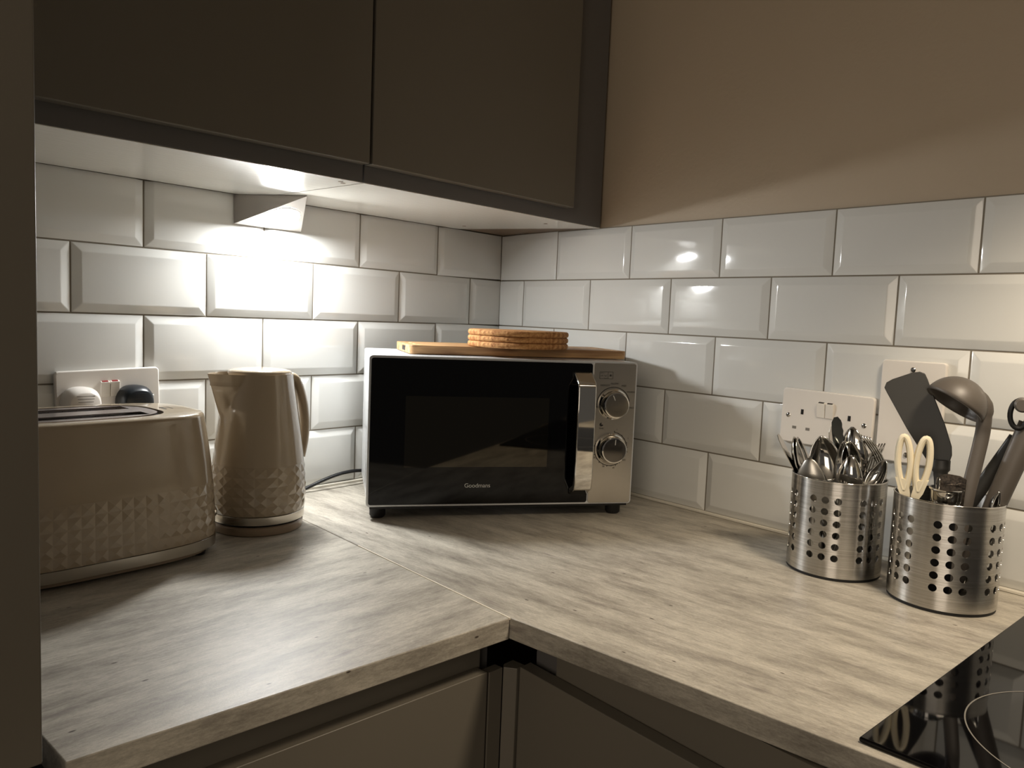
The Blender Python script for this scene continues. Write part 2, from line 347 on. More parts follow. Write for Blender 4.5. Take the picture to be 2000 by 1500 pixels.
b = bmesh.new(); prism(b, [(x + .07, y + .13) for x, y in [(-.0400, -.2985), (-.0025, -.003), (-.1440, -.006)]], .002, .012); link('infill_board', b, 'brown', tt)
b = bmesh.new(); prism(b, [(x + .07, y + .13) for x, y in [(-.0400, -.2985), (-.0398, -.2985), (-.001, -.001), (-.0022, -.001)]], .002, .78); link('side_strip', b, 'brown', tt)

# tall fridge housing on the far left
t = thing('fridge_housing', 'tall dark brown grey appliance housing door cutting off the left edge of the view', 'cabinet', (-1.45, -.32, 0))
b = bmesh.new(); box(b, -.30, .302, -.28, .30, .02, 2.2); link('carcass', b, 'carcass', t)
b = bmesh.new(); box(b, -.30, .3075, -.330, -.310, WT + .020, 2.2); link('upper_door', b, 'door', t, bevel=.0015)
b = bmesh.new(); box(b, -.30, .2990, -.318, -.300, .12, WT + .004); link('lower_door', b, 'door', t, bevel=.0015)
b = bmesh.new(); box(b, -.30, .29, -.31, -.285, .0, .11); link('plinth', b, 'carcass', t)

# ------------------------------------------------------------------ under-cabinet lamp
t = thing('under_cabinet_lamp', 'small triangular satin metal under-cabinet lamp, lit, fixed below the left wall cabinet', 'lamp', (-.593, 0, ZC))
Bl = Vector((-.064, -.0015, -.048)); Br = Vector((.064, -.0015, -.048)); Pt = Vector((.005, -.108, -.0012))
Tl = Vector((-.064, -.0015, -.0004)); Tr = Vector((.064, -.0015, -.0004))
b = bmesh.new(); vv = {k: b.verts.new(v) for k, v in dict(Bl=Bl, Br=Br, P=Pt, Tl=Tl, Tr=Tr, P2=Pt + Vector((0, 0, .0008))).items()}
for f in (('Bl', 'Br', 'P'), ('Tl', 'Tr', 'P2'), ('Bl', 'Tl', 'P2', 'P'), ('Br', 'Tr', 'P2', 'P'), ('Bl', 'Br', 'Tr', 'Tl')): b.faces.new([vv[k] for k in f])
link('housing', b, 'lampmetal', t, bevel=.0012)
u_ = (Br - Bl).normalized(); mid = (Bl + Br) / 2; w_ = (Pt - mid); w_ = (w_ - u_ * w_.dot(u_)).normalized(); n_ = u_.cross(w_).normalized()
if n_.z > 0: n_ = -n_
ctr = mid + w_ * .0395 + u_ * .001
for nm, r0, r1, mm, h in (('bezel', .0315, .035, 'lampmetal', .0012), ('lens', 0, .0312, 'lens', .0009)):
    b = bmesh.new(); n = 48
    ro = [b.verts.new(ctr + (u_ * math.cos(2 * PI * k / n) + w_ * math.sin(2 * PI * k / n)) * r1 + n_ * h) for k in range(n)]
    rb = [b.verts.new(v.co - n_ * (h - .0001)) for v in ro]
    for k in range(n): b.faces.new((ro[k], ro[(k + 1) % n], rb[(k + 1) % n], rb[k]))
    if r0:
        ri = [b.verts.new(ctr + (u_ * math.cos(2 * PI * k / n) + w_ * math.sin(2 * PI * k / n)) * r0 + n_ * h) for k in range(n)]
        for k in range(n): b.faces.new((ro[k], ri[k], ri[(k + 1) % n], ro[(k + 1) % n]))
    else: b.faces.new(ro)
    link(nm, b, mm, t)

# ------------------------------------------------------------------ sockets
def socket(label, loc, rz, ry_, lit=True):
    """local: x across, face towards -y, z up; origin at the plate centre on the tile"""
    t = thing('double_socket', label, 'socket', loc, rz); t.rotation_euler = (0, ry_, rz)
    b = bmesh.new(); vprism(b, roundrect(-.073, .073, -.043, .043, .006), -.0085, -.0003)
    link('plate', b, 'white', t, bevel=.0022, seg=3)
    for s in (-1, 1):
        b = bmesh.new()
        pr_ = [(-.0088, .0140), (-.0125, -.0115), (-.0088, -.0115)]
        x0, x1 = (-.0132, -.0006) if s < 0 else (.0006, .0132)
        a = [b.verts.new((x0, y, z + .017)) for y, z in pr_] + []; c = [b.verts.new((x1, y, z + .017)) for y, z in pr_]
        del a, c; b.free(); b = bmesh.new()
        q = [(-.0082, .0125), (-.0128, .0105), (-.0098, -.0115), (-.0082, -.0115)]
        a = [b.verts.new((x0, y, z + .014)) for y, z in q]; c = [b.verts.new((x1, y, z + .014)) for y, z in q]
        b.faces.new(a); b.faces.new(c[::-1])
        for k in range(4): b.faces.new((a[k], c[k], c[(k + 1) % 4], a[(k + 1) % 4]))
        sw = link('switch', b, 'whiteb', t, bevel=.0006)
        b = bmesh.new(); v = [b.verts.new(p) for p in ((x0 + .002, -.00885, .0267), (x1 - .002, -.00885, .0267), (x1 - .002, -.0124, .0252), (x0 + .002, -.0124, .0252))]; b.faces.new(v)
        link('switch_mark', b, 'red' if lit else 'speck', sw)
    for s in (-1, 1):
        cx = s * .0375
        b = bmesh.new(); box(b, cx - .0022, cx + .0022, -.0088, -.0082, .0035, .0115); link('pin_hole', b, 'holeblack', t)
        for dx in (-.0112, .0112):
            b = bmesh.new(); box(b, cx + dx - .0033, cx + dx + .0033, -.0088, -.0082, -.0205, -.0163); link('pin_hole', b, 'greyhole', t)
        b = bmesh.new(); lathe(b, [(.0036, 0), (.0036, .0006), (.0022, .0014), (.0006, .0016)], 20); xf(b, Matrix.Translation((s * .0605, -.0083, 0)) @ Matrix.Rotation(PI / 2, 4, 'X')); link('screw', b, 'steel', t, smooth=True, auto=30)
    return t
socket('white double socket behind the toaster, with two plugs in it and red-topped switches', (-.8538, 0, WT + .1885), 0, math.radians(-1.7))
ys = -.7893; rr_ = math.atan2(dR.y, dR.x)
socket('empty white double socket on the right wall above the cutlery canister', (A * ys, ys, WT + .1945), rr_, math.radians(1.0), False)
# blank plate
yb = -.911
t = thing('blank_connection_plate', 'tall white blanking plate on the right wall behind the black spatula', 'wall plate', (A * yb, yb, WT + .2205), rr_)
b = bmesh.new(); vprism(b, roundrect(-.0435, .0435, -.073, .073, .005), -.0085, -.0003); link('plate', b, 'white', t, bevel=.0022, seg=3)
for z in (.0605, -.0605):
    b = bmesh.new(); lathe(b, [(.0036, 0), (.0036, .0008), (.0024, .0018), (.0006, .002)], 20); xf(b, Matrix.Translation((0, -.0083, z)) @ Matrix.Rotation(PI / 2, 4, 'X')); link('screw', b, 'steel', t, smooth=True, auto=30)

def plug(label, x, m_, marks):
    t = thing('mains_plug', label, 'plug', (x, -.0086, WT + .172))
    pts = []
    for k in range(19):
        a = math.radians(180 * k / 18); pts.append((.0255 * math.copysign(abs(math.cos(a)) ** .8, math.cos(a)), .008 + .0275 * math.sin(a) ** .75 if math.sin(a) > 0 else .008))
    pts += [(-.0215, -.020), (-.010, -.027), (.010, -.027), (.0215, -.020)]
    b = bmesh.new()
    lv = [(1, 0), (1, -.012), (.93, -.019), (.80, -.026), (.74, -.027)]
    rings = [[b.verts.new((px * s, y, (pz - .004) * s + .004)) for px, pz in pts] for s, y in lv]
    for r0, r1 in zip(rings, rings[1:]):
        for k in range(len(pts)): b.faces.new((r0[k], r0[(k + 1) % len(pts)], r1[(k + 1) % len(pts)], r1[k]))
    b.faces.new(rings[0]); b.faces.new(rings[-1]); link('plug_body', b, m_, t, smooth=True, auto=35)
    b = bmesh.new()
    if marks == 'grip':
        for k in range(3): box(b, -.007, .007, -.0276, -.0268, .022 - k * .0032, .0232 - k * .0032)
        link('grip_lines', b, 'cable', t)
    else:
        for k in range(5):
            w = .012 - .001 * k
            box(b, -w, w, -.0276, -.0268, .0235 - k * .0042, .0243 - k * .0042)
        link('embossed_lines', b, 'greyhole', t)
    # lead going down behind the toaster
    b = bmesh.new(); s = 1 if marks == 'grip' else -1
    tube(b, smoothpts([(0, -.012, -.026), (0, -.014, -.045), (.004 * s, -.016, -.09), (.012 * s, -.018, -.135), (.03 * s, -.022, -.1685), (.05 * s, -.03, -.1688)]), .0032, 10); link('lead', b, 'cable' if marks == 'grip' else 'white', t, smooth=True)
plug('white mains plug in the left outlet behind the toaster', -.8965, 'white', 'text')
plug('dark navy mains plug in the outlet behind the toaster, nearer the kettle', -.8215, 'navy', 'grip')

# ------------------------------------------------------------------ faceted surface helper
def facet_shell(bm, rowsz, nseg, ring, depth, outward):
    """rows of little pyramids on a closed ring surface; ring(theta, z) -> point"""
    grid = [[bm.verts.new(ring(2 * PI * k / nseg, z)) for k in range(nseg)] for z in rowsz]
    for i in range(len(rowsz) - 1):
        for k in range(nseg):
            a, b, c, d = grid[i][k], grid[i][(k + 1) % nseg], grid[i + 1][(k + 1) % nseg], grid[i + 1][k]
            th = 2 * PI * (k + .5) / nseg; zc = (rowsz[i] + rowsz[i + 1]) / 2
            p = ring(th, zc); o = outward(th)
            v = bm.verts.new(p + o * depth)
            for q in ((a, b), (b, c), (c, d), (d, a)): bm.faces.new((q[0], q[1], v))
    return grid

# ------------------------------------------------------------------ kettle
KX, KY = -.6975, -.158
t = thing('kettle', 'beige electric kettle with a diamond-faceted lower body, beside the toaster', 'kettle', (KX, KY, WT))
b = bmesh.new(); lathe(b, [(.060, 0), (.0645, .001), (.0655, .004), (.0655, .0115), (.0635, .0135), (.03, .0137)], 96); link('power_base', b, 'beiged', t, smooth=True, auto=40)
b = bmesh.new(); lathe(b, [(.058, .0138), (.064, .0142), (.0652, .0165)], 96); link('shadow_gap', b, 'black', t, smooth=True, auto=40)
b = bmesh.new(); lathe(b, [(.0635, .0168), (.0672, .0172), (.0674, .0190), (.0674, .0285), (.066, .0295)], 96, False); link('chrome_band', b, 'ring', t, smooth=True, auto=40)
sd = Vector((-.990, .168, 0)).normalized(); hd = -sd; sa = math.atan2(sd.y, sd.x)
def krad(z):
    P = [(.0295, .0672), (.045, .0684), (.07, .0684), (.10, .0662), (.13, .0628), (.16, .0590), (.19, .0548), (.215, .0508), (.2335, .0484)]
    for (z0, r0), (z1, r1) in zip(P, P[1:]):
        if z <= z1: return r0 + (r1 - r0) * max(0, (z - z0)) / (z1 - z0)
    return P[-1][1]
def kring(th, z):
    r = krad(z)
    d = (th - sa + PI) % (2 * PI) - PI
    h = max(0, (z - .168) / (.2335 - .168))
    if h > 0:
        half = math.radians(12 + 34 * h)
        if abs(d) < half:
            q = 1 - abs(d) / half
            r += .029 * h ** .95 * q ** 1.05
    return Vector((r * math.cos(th), r * math.sin(th), z))
nk = 26; step = .0142
b = bmesh.new(); rz_ = [.0297 + step * i for i in range(6)]
facet_shell(b, rz_, nk, kring, .0011, lambda th: Vector((math.cos(th), math.sin(th), .0)))
link('faceted_band', b, 'beige', t)
b = bmesh.new(); n = 208; zs = [rz_[-1] + (.2335 - rz_[-1]) * i / 26 for i in range(27)]
grid = [[b.verts.new(kring(2 * PI * k / n, z)) for k in range(n)] for z in zs]
inner = [b.verts.new(kring(2 * PI * k / n, .2335) * (1 - .0018 / .0484) + Vector((0, 0, .0006))) for k in range(n)]
down = [b.verts.new(v.co * .985 + Vector((0, 0, -.006))) for v in inner]
grid += [inner, down]
for r0, r1 in zip(grid, grid[1:]):
    for k in range(n): b.faces.new((r0[k], r0[(k + 1) % n], r1[(k + 1) % n], r1[k]))
b.faces.new(grid[-1])
link('upper_body', b, 'beige', t, smooth=True, auto=38)
b = bmesh.new(); lathe(b, [(.0455, .2300), (.0458, .2352), (.0442, .2378), (.036, .2396), (.020, .2412), (.004, .2415)], 72); link('lid', b, 'beige', t, smooth=True, auto=50)
b = bmesh.new()
hp_ = smoothpts([hd * .044 + Vector((0, 0, .229)), hd * .053 + Vector((0, 0, .226)), hd * .0605 + Vector((0, 0, .214)), hd * .0680 + Vector((0, 0, .188)), hd * .0720 + Vector((0, 0, .158)), hd * .0715 + Vector((0, 0, .130)), hd * .067 + Vector((0, 0, .102))], 8)
tube(b, hp_, [.0095 + .002 * math.sin(PI * i / (len(hp_) - 1)) for i in range(len(hp_))], 16, .62, up=hd); link('handle', b, 'beige', t, smooth=True)

# ------------------------------------------------------------------ toaster
TXc, TYc = -.9455, -.1665
t = thing('toaster', 'beige two-slice toaster with a diamond-faceted lower body, partly behind the tall housing', 'toaster', (TXc, TYc, WT))
def sup(a, c, th, e):
    ct, st = math.cos(th), math.sin(th)
    return Vector((a * math.copysign(abs(ct) ** (2 / e), ct), c * math.copysign(abs(st) ** (2 / e), st), 0))
def tring(th, z):
    f = (z - .024) / .166
    bul = .0035 * math.sin(PI * min(1, max(0, f)))
    a = .1535 - .016 * f + bul; c = .0965 - .0095 * f + bul * .6
    # even spacing round the superellipse
    p = sup(a, c, TH_MAP(th), 3.4); p.z = z; return p
NT = 720; acc = [0]; pv = sup(.15, .094, 0, 3.4)
for k in range(1, NT + 1):
    q = sup(.15, .094, 2 * PI * k / NT, 3.4); acc.append(acc[-1] + (q - pv).length); pv = q
def TH_MAP(th):
    s = (th % (2 * PI)) / (2 * PI) * acc[-1]
    lo, hi = 0, NT
    while hi - lo > 1:
        m_ = (lo + hi) // 2
        if acc[m_] <= s: lo = m_
        else: hi = m_
    return 2 * PI * (lo + (s - acc[lo]) / max(1e-9, acc[hi] - acc[lo])) / NT
b = bmesh.new()
fr = [.0245 + .0145 * i for i in range(6)]
facet_shell(b, fr, 58, tring, .0008, lambda th: (lambda p: Vector((p.x / .15 ** 1, p.y / .094, 0)).normalized())(tring(th, .05)))
link('faceted_band', b, 'beige', t)
b = bmesh.new(); n = 232; zs = [fr[-1] + (.184 - fr[-1]) * i / 10 for i in range(11)]
grid = [[b.verts.new(tring(2 * PI * k / n, z)) for k in range(n)] for z in zs]
for sc_, z in ((.995, .1868), (.982, .1888), (.965, .1896), (.93, .1899)):
    grid.append([b.verts.new((v.co.x * sc_, v.co.y * (1 - (1 - sc_) * 1.5), z)) for v in grid[10]])
# close the top down to the metal plate opening
ops = []
for k in range(n):
    th = TH_MAP(2 * PI * k / n); p = sup(.100, .0690, th, 3.2); ops.append(b.verts.new((p.x - .012, p.y, .1899)))
grid.append(ops); grid.append([b.verts.new(v.co + Vector((0, 0, -.006))) for v in ops])
for r0, r1 in zip(grid, grid[1:]):
    for k in range(n): b.faces.new((r0[k], r0[(k + 1) % n], r1[(k + 1) % n], r1[k]))
link('upper_body', b, 'beige', t, smooth=True, auto=38)
b = bmesh.new(); pl_ = [sup(.0975, .0665, 2 * PI * k / 96, 3.2) for k in range(96)]; prism(b, [(p.x - .012, p.y) for p in pl_], .181, .1855); link('slot_recess', b, 'slot', t)
# metal plate with two slots, made from bars
b = bmesh.new()
pl2 = [sup(.094, .0615, 2 * PI * k / 96, 3.0) for k in range(96)]
x0, x1 = -.085, .062
vs_ = [b.verts.new((p.x - .012, p.y, .1893)) for p in pl2]
f = b.faces.new(vs_)
for y_ in (-.046, -.017, .017, .046):
    bmesh.ops.bisect_plane(b, geom=b.verts[:] + b.edges[:] + b.faces[:], plane_co=(0, y_, 0), plane_no=(0, 1, 0))
for x_ in (x0, x1):
    bmesh.ops.bisect_plane(b, geom=b.verts[:] + b.edges[:] + b.faces[:], plane_co=(x_, 0, 0), plane_no=(1, 0, 0))
dl = [f for f in b.faces if x0 < f.calc_center_median().x < x1 and .017 < abs(f.calc_center_median().y) < .046]
bmesh.ops.delete(b, geom=dl, context='FACES')
link('slot_plate', b, 'plate', t, solid=.0012)
b = bmesh.new()
for yc in (-.0315, .0315):
    for k in range(9): box(b, x0 + .008 + k * .0165, x0 + .0092 + k * .0165, yc - .0125, yc - .0113, .182, .1878); box(b, x0 + .008 + k * .0165, x0 + .0092 + k * .0165, yc + .0113, yc + .0125, .182, .1878)
    box(b, x0, x1, yc - .0126, yc - .0118, .186, .187); box(b, x0, x1, yc + .0118, yc + .0126, .186, .187)
link('bread_guides', b, 'plate', t)
b = bmesh.new(); n = 120
rgs = []
for s_, z in ((.97, .0085), (1.0, .010), (1.004, .0235), (.99, .0243)):
    rgs.append([b.verts.new((tring(2 * PI * k / n, .024).x * s_, tring(2 * PI * k / n, .024).y * s_, z)) for k in range(n)])
for r0, r1 in zip(rgs, rgs[1:]):
    for k in range(n): b.faces.new((r0[k], r0[(k + 1) % n], r1[(k + 1) % n], r1[k]))
link('metal_band', b, 'ring', t, smooth=True, auto=35)
b = bmesh.new(); prism(b, [(tring(2 * PI * k / 80, .024).x * .95, tring(2 * PI * k / 80, .024).y * .94) for k in range(80)], .0045, .0095); link('underside_tray', b, 'beiged', t)
for sx in (-1, 1):
    for sy in (-1, 1):
        b = bmesh.new(); lathe(b, [(.007, 0), (.0085, .005)], 20, True, sx * .118, sy * .066); link('foot', b, 'rubber', t)
b = bmesh.new(); box(b, .1475, .158, -.012, .012, .082, .088); link('lever', b, 'chrome', t, bevel=.0015)
b = bmesh.new(); lathe(b, [(.0085, 0), (.0085, .006), (.007, .008)], 24); xf(b, Matrix.Translation((.150, -.030, .045)) @ Matrix.Rotation(PI / 2, 4, 'Y')); link('browning_dial', b, 'chrome', t, smooth=True, auto=35)
b = bmesh.new()
for q in ((.098, .101, .012, .030), (.098, .110, .030, .0315), (.109, .1105, .014, .030)): box(b, q[0], q[1], q[2] - .02, q[3] - .02, .1898, .1901)
link('embossed_mark', b, 'print_', t)

# ------------------------------------------------------------------ microwave
ux = Vector((.81394, -.58094, 0)); rm = math.atan2(ux.y, ux.x)
t = thing('microwave', 'silver microwave with a black glass door standing across the corner', 'microwave', (-.5561, -.2381, WT), rm)
MW, MH0, MH1, MD = .449, .021, .2645, .255
b = bmesh.new(); box(b, .0015, MW - .0015, .012, MD, MH0 + .002, MH1 - .0005); link('body', b, 'mwbody', t, bevel=.004, seg=3)
# front frame
b = bmesh.new(); vprism(b, roundrect(0, MW, MH0, MH1, .006), 0, .0125); link('front_frame', b, 'mwbody', t, bevel=.0012)
b = bmesh.new(); vprism(b, roundrect(.0035, .3685, MH0 + .0035, MH1 - .0040, .004), -.0020, .0)
d = link('door', b, 'glass', t, bevel=.0006)
b = bmesh.new(); vprism(b, roundrect(.0585, .2955, .0860, .2010, .001), -.0024, -.0019); link('window', b, 'window', d)
b = bmesh.new(); lw = [(-.0030, .247), (-.0295, .2305), (-.0325, .222), (-.0335, .20), (-.0335, .08), (-.0325, .062), (-.0295, .052), (-.0030, .038), (-.0030, .050), (-.0235, .060), (-.0260, .075), (-.0260, .21), (-.0235, .222), (-.0030, .236)]
a0 = [b.verts.new((.3355, y, z)) for y, z in lw]; a1 = [b.verts.new((.3665, y, z)) for y, z in lw]
for k in range(len(lw)): b.faces.new((a0[k], a0[(k + 1) % len(lw)], a1[(k + 1) % len(lw)], a1[k]))
b.faces.new(a0[::-1]); b.faces.new(a1)
link('door_handle', b, 'chrome', d, bevel=.0022, seg=3)
text('brand_lettering', 'Goodmans', .0098, 'logo', d, Matrix.Translation((.1792, -.00215, .0520)) @ RX)
b = bmesh.new(); vprism(b, roundrect(.3705, MW - .0028, MH0 + .0025, MH1 - .0030, .004), -.0020, .0)
cp = link('control_panel', b, 'panel', t, bevel=.0006)
def knob(cx, cz, face, ang):
    b = bmesh.new(); lathe(b, [(.0262, 0), (.0262, .003), (.0236, .005), (.0228, .016), (.0216, .0185), (.0200, .0190)], 64)
    xf(b, Matrix.Translation((cx, -.002, cz)) @ Matrix.Rotation(PI / 2, 4, 'X')); kb = link('knob', b, 'chrome', t, smooth=True, auto=30)
    b = bmesh.new(); lathe(b, [(.0198, .0189), (.0196, .0197), (.018, .0199)], 64); xf(b, Matrix.Translation((cx, -.002, cz)) @ Matrix.Rotation(PI / 2, 4, 'X')); link('knob_face', b, face, kb, smooth=True, auto=30)
    b = bmesh.new(); box(b, -.0006, .0006, -.0222, -.0217, .0095, .0185); xf(b, Matrix.Translation((cx, 0, cz)) @ Matrix.Rotation(ang, 4, 'Y')); link('knob_pointer', b, 'logo', kb)
knob(.4075, .1925, 'knobface', math.radians(-25)); knob(.4070, .1165, 'knob_darkrefl', math.radians(3))
# printed marks
b = bmesh.new(); n = 60; R0 = .0282
def arc(b, cx, cz, r, w, a0_, a1_, n=40):
    prev = None
    for k in range(n + 1):
        a = math.radians(a0_ + (a1_ - a0_) * k / n); p = [b.verts.new((cx + q * math.sin(a), -.00225, cz + q * math.cos(a))) for q in (r, r + w)]
        if prev: b.faces.new((prev[0], prev[1], p[1], p[0]))
        prev = p
def radial(b, cx, cz, a, r0, r1, w=.0011):
    s_, c_ = math.sin(math.radians(a)), math.cos(math.radians(a)); v = []
    for r, k in ((r0, -1), (r1, -1), (r1, 1), (r0, 1)): v.append(b.verts.new((cx + r * s_ + k * w / 2 * c_, -.0023, cz + r * c_ - k * w / 2 * s_)))
    b.faces.new(v)
arc(b, .4075, .1925, .0284, .0011, -100, 80); link('power_scale', b, 'print_', cp); b = bmesh.new(); arc(b, .4070, .1165, .0284, .0011, 10, 80); arc(b, .4070, .1165, .0284, .0011, 150, 290)
for a in range(10, 300, 15): radial(b, .4070, .1165, a, .0290, .0312 if a % 30 == 10 else .0303)
link('time_scale', b, 'print_', cp); b = bmesh.new()
for x0, x1, z0, z1 in ((.381, .4045, .2468, .2473), (.381, .4045, .2353, .2358), (.381, .3815, .2353, .2473), (.404, .4045, .2353, .2473), (.3955, .396, .2353, .2473)): box(b, x0, x1, -.0024, -.0020, z0, z1)
for dz in (.2385, .2428):
    for k in range(2): arc(b, .3850 + k * .0062, dz + .0010 * (1 if k % 2 == 0 else -1), .0016, .0006, -90 if k % 2 == 0 else 90, 90 if k % 2 == 0 else 270, 10)
for a in range(0, 360, 60): radial(b, .4002, .2412, a, 0, .0022, .0007)
link('wave_symbol', b, 'print_', cp)
b = bmesh.new(); arc(b, .3882, .1577, 0, .0032, 90, 360, 24); link('clock_symbol', b, 'print_', cp)
TXm = lambda x, z: Matrix.Translation((x, -.0022, z)) @ RX
for s_, x, z in (('TIME', .3882, .1500), ('DEFROST', .3915, .2230), ('M.LOW', .4085, .2262), ('MED', .4250, .2228), ('M.HIGH', .4385, .2125), ('HIGH', .4395, .1860), ('LOW', .3765, .1860), ('1', .4165, .1482), ('5', .4375, .1330), ('10', .4330, .0960), ('15', .4135, .0822), ('20', .3955, .0850), ('25', .3790, .1000), ('30', .3755, .1200)):
    text('dial_lettering', s_, .0041, 'print_', cp, TXm(x, z), ext=.00005)
# vent on left side
b = bmesh.new()
for i in range(9):
    for j in range(14):
        y = .030 + i * .0075 + (.00375 if j % 2 else 0); z = .045 + j * .0072
        v = [b.verts.new((.0013, y + .0021 * math.cos(PI / 3 * k), z + .0021 * math.sin(PI / 3 * k))) for k in range(6)]; b.faces.new(v)
link('vent_holes', b, 'mwvent', t)
for x in (.020, MW - .024):
    for y in (.022, MD - .035):
        b = bmesh.new(); lathe(b, [(.010, 0.0), (.013, .004), (.013, .0232)], 24, True, x, y); link('foot', b, 'rubber', t, smooth=True, auto=40)
b = bmesh.new(); box(b, .006, MW - .006, .004, MD - .006, MH0 - .004, MH0 + .003); link('base_plate', b, 'black', t)
inv = (Matrix.Translation((-.5561, -.2381, WT)) @ Matrix.Rotation(rm, 4, 'Z')).inverted()
b = bmesh.new(); cp_ = [(-.372, -.014, .020), (-.392, -.018, .0245), (-.418, -.021, .0272), (-.450, -.022, .0258), (-.485, -.022, .019), (-.520, -.020, .0085), (-.545, -.018, .0036), (-.60, -.016, .0034), (-.66, -.016, .0034)]
tube(b, smoothpts([inv @ Vector((x, y, z + WT)) for x, y, z in cp_]), .0033, 12); link('power_lead', b, 'cable', t, smooth=True)

# ------------------------------------------------------------------ chopping board on the microwave
wv = ux * .068 - Vector((-.58094, -.81394, 0)) * .058 + Vector((-.5561, -.2381, 0))
br = rm + math.atan2(.022, .39)
t = thing('chopping_board', 'wooden chopping board lying on top of the microwave', 'board', (wv.x, wv.y, WT + MH1 + .0002), br)
b = bmesh.new(); BL_, BW_, BT_ = .392, .168, .0148
out = roundrect(0, BL_, 0, BW_, .010, 6)
a = [b.verts.new((x, y, 0)) for x, y in out]; c = [b.verts.new((x, y, BT_)) for x, y in out]
b.faces.new(a[::-1]); n = len(out)
for k in range(n): b.faces.new((a[k], a[(k + 1) % n], c[(k + 1) % n], c[k]))
prev = c
for ins, z in ((.014, BT_), (.0155, BT_ - .0022), (.0185, BT_ - .0022), (.020, BT_)):
    q = [b.verts.new((x, y, z)) for x, y in roundrect(ins, BL_ - ins, ins, BW_ - ins, .006, 6)]
    for k in range(n): b.faces.new((prev[k], prev[(k + 1) % n], q[(k + 1) % n], q[k]))
    prev = q
b.faces.new(prev); link('wooden_slab', b, 'wood', t, bevel=.0012)
b = bmesh.new(); box(b, -.0006, .004, .050, .085, .003, .0118); link('finger_slot', b, 'speck', t, bevel=.001)
# cork mats
cx, cy = -.2889, -.3122
for i, (dx, dy, lab) in enumerate(((0, 0, 'round cork mat at the bottom of the stack, touching the chopping board'), (.0008, .0006, 'round cork mat in the middle of the stack of three'), (0, -.0004, 'round cork mat on top of the stack of three'))):
    b = bmesh.new(); h = .0098; lathe(b, [(.0850, 0), (.0872, .0012), (.0882, .0035), (.0882, .0063), (.0872, .0086), (.0850, h), (.04, h)], 96)
    o = link('cork_mat', b, 'cork', None, smooth=True, auto=40); o.location = (cx + dx, cy + dy, WT + MH1 + BT_ + .0006 + i * (h + .0002))
    tag(o, lab, 'mat', 'cork mats on the chopping board')

# ------------------------------------------------------------------ canisters
cam2 = Vector((-1.31002, -1.20265))
class Fr:
    def __init__(s, cx, cy):
        v = Vector((cx, cy)) - cam2; v.normalize(); s.c = Vector((cx, cy, WT)); s.v = Vector((v.x, v.y, 0)); s.r = Vector((v.y, -v.x, 0))
    def p(s, r, z, f=0): return s.c + s.r * r * .01 + s.v * f * .01 + Vector((0, 0, z * .01))
F1, F2 = Fr(-.2167, -.8502), Fr(-.2381, -.9901)
def canister(label, F, ang0):
    t = thing('utensil_canister', label, 'canister', F.c, 0, 'perforated steel utensil canisters')
    R, H = .0608, .133
    front = math.atan2(-F.v.y, -F.v.x)
    zc0 = .0305 - .0153 / 2
    zl = [.004, .010] + [zc0 + .0153 * i for i in range(7)] + [.1245, H - .0015]
    b = bmesh.new()
    cache = {}
    def vert(a, z):
        k = (round(a % 360, 4), round(z, 6))
        if k not in cache: th = front + math.radians(a); cache[k] = b.verts.new((R * math.cos(th), R * math.sin(th), z))
        return cache[k]
    rad = .0047
    for i in range(24):
        a0 = ang0 + 15 * i - 22.5; hole_col = i % 4 != 3
        for j in range(len(zl) - 1):
            z0, z1 = zl[j], zl[j + 1]
            per = [(a0 + 15 * k / 4, z0) for k in range(4)] + [(a0 + 15, z0 + (z1 - z0) * k / 4) for k in range(4)] + [(a0 + 15 - 15 * k / 4, z1) for k in range(4)] + [(a0, z1 - (z1 - z0) * k / 4) for k in range(4)]
            if hole_col and 2 <= j <= 7:
                ac, zc = a0 + 7.5, (z0 + z1) / 2
                circ = []
                for k in range(16):
                    ph = math.radians(-135 + 22.5 * k)
                    circ.append((ac + math.degrees(rad * math.cos(ph) / R), zc + rad * math.sin(ph)))
                pv_ = [vert(*q) for q in per]; cv = [vert(*q) for q in circ]
                for k in range(16): b.faces.new((pv_[k], pv_[(k + 1) % 16], cv[(k + 1) % 16], cv[k]))
            else:
                for k in range(4):
                    s0, s1 = a0 + 15 * k / 4, a0 + 15 * (k + 1) / 4
                    if k == 0 or k == 3:
                        pass
                    lowv = [vert(s0, z0), vert(s1, z0)]; hiv = [vert(s1, z1), vert(s0, z1)]
                    if k == 3: lowv += [vert(s1, z0 + (z1 - z0) * q / 4) for q in (1, 2, 3)]
                    if k == 0: hiv += [vert(s0, z1 - (z1 - z0) * q / 4) for q in (1, 2, 3)]
                    b.faces.new(lowv + hiv)
    # flip so that the angle runs rightwards; solidify gives the wall
    pw = link('perforated_wall', b, 'steelb', t, smooth=True, solid=.0010); es = pw.modifiers.new('split', 'EDGE_SPLIT'); es.split_angle = math.radians(35)
    b = bmesh.new(); tube(b, [(R * math.cos(2 * PI * k / 96), R * math.sin(2 * PI * k / 96), H - .0012) for k in range(96)], .0011, 8, closed=True); link('rolled_rim', b, 'steel', t, smooth=True)
    b = bmesh.new(); lathe(b, [(R - .0010, .0042), (R - .0010, .0052)], 72); link('floor_disc', b, 'steelm', t)
    b = bmesh.new(); lathe(b, [(R - .003, 0), (R - .0002, .0004), (R - .0002, .0040)], 72); link('base_ring', b, 'rubber', t, smooth=True, auto=40)
    return t
canister('perforated steel canister holding the cutlery, under the right-hand socket', F1, -13.8)
canister('perforated steel canister holding scissors, ladle and spatula, nearest the hob', F2, 7)

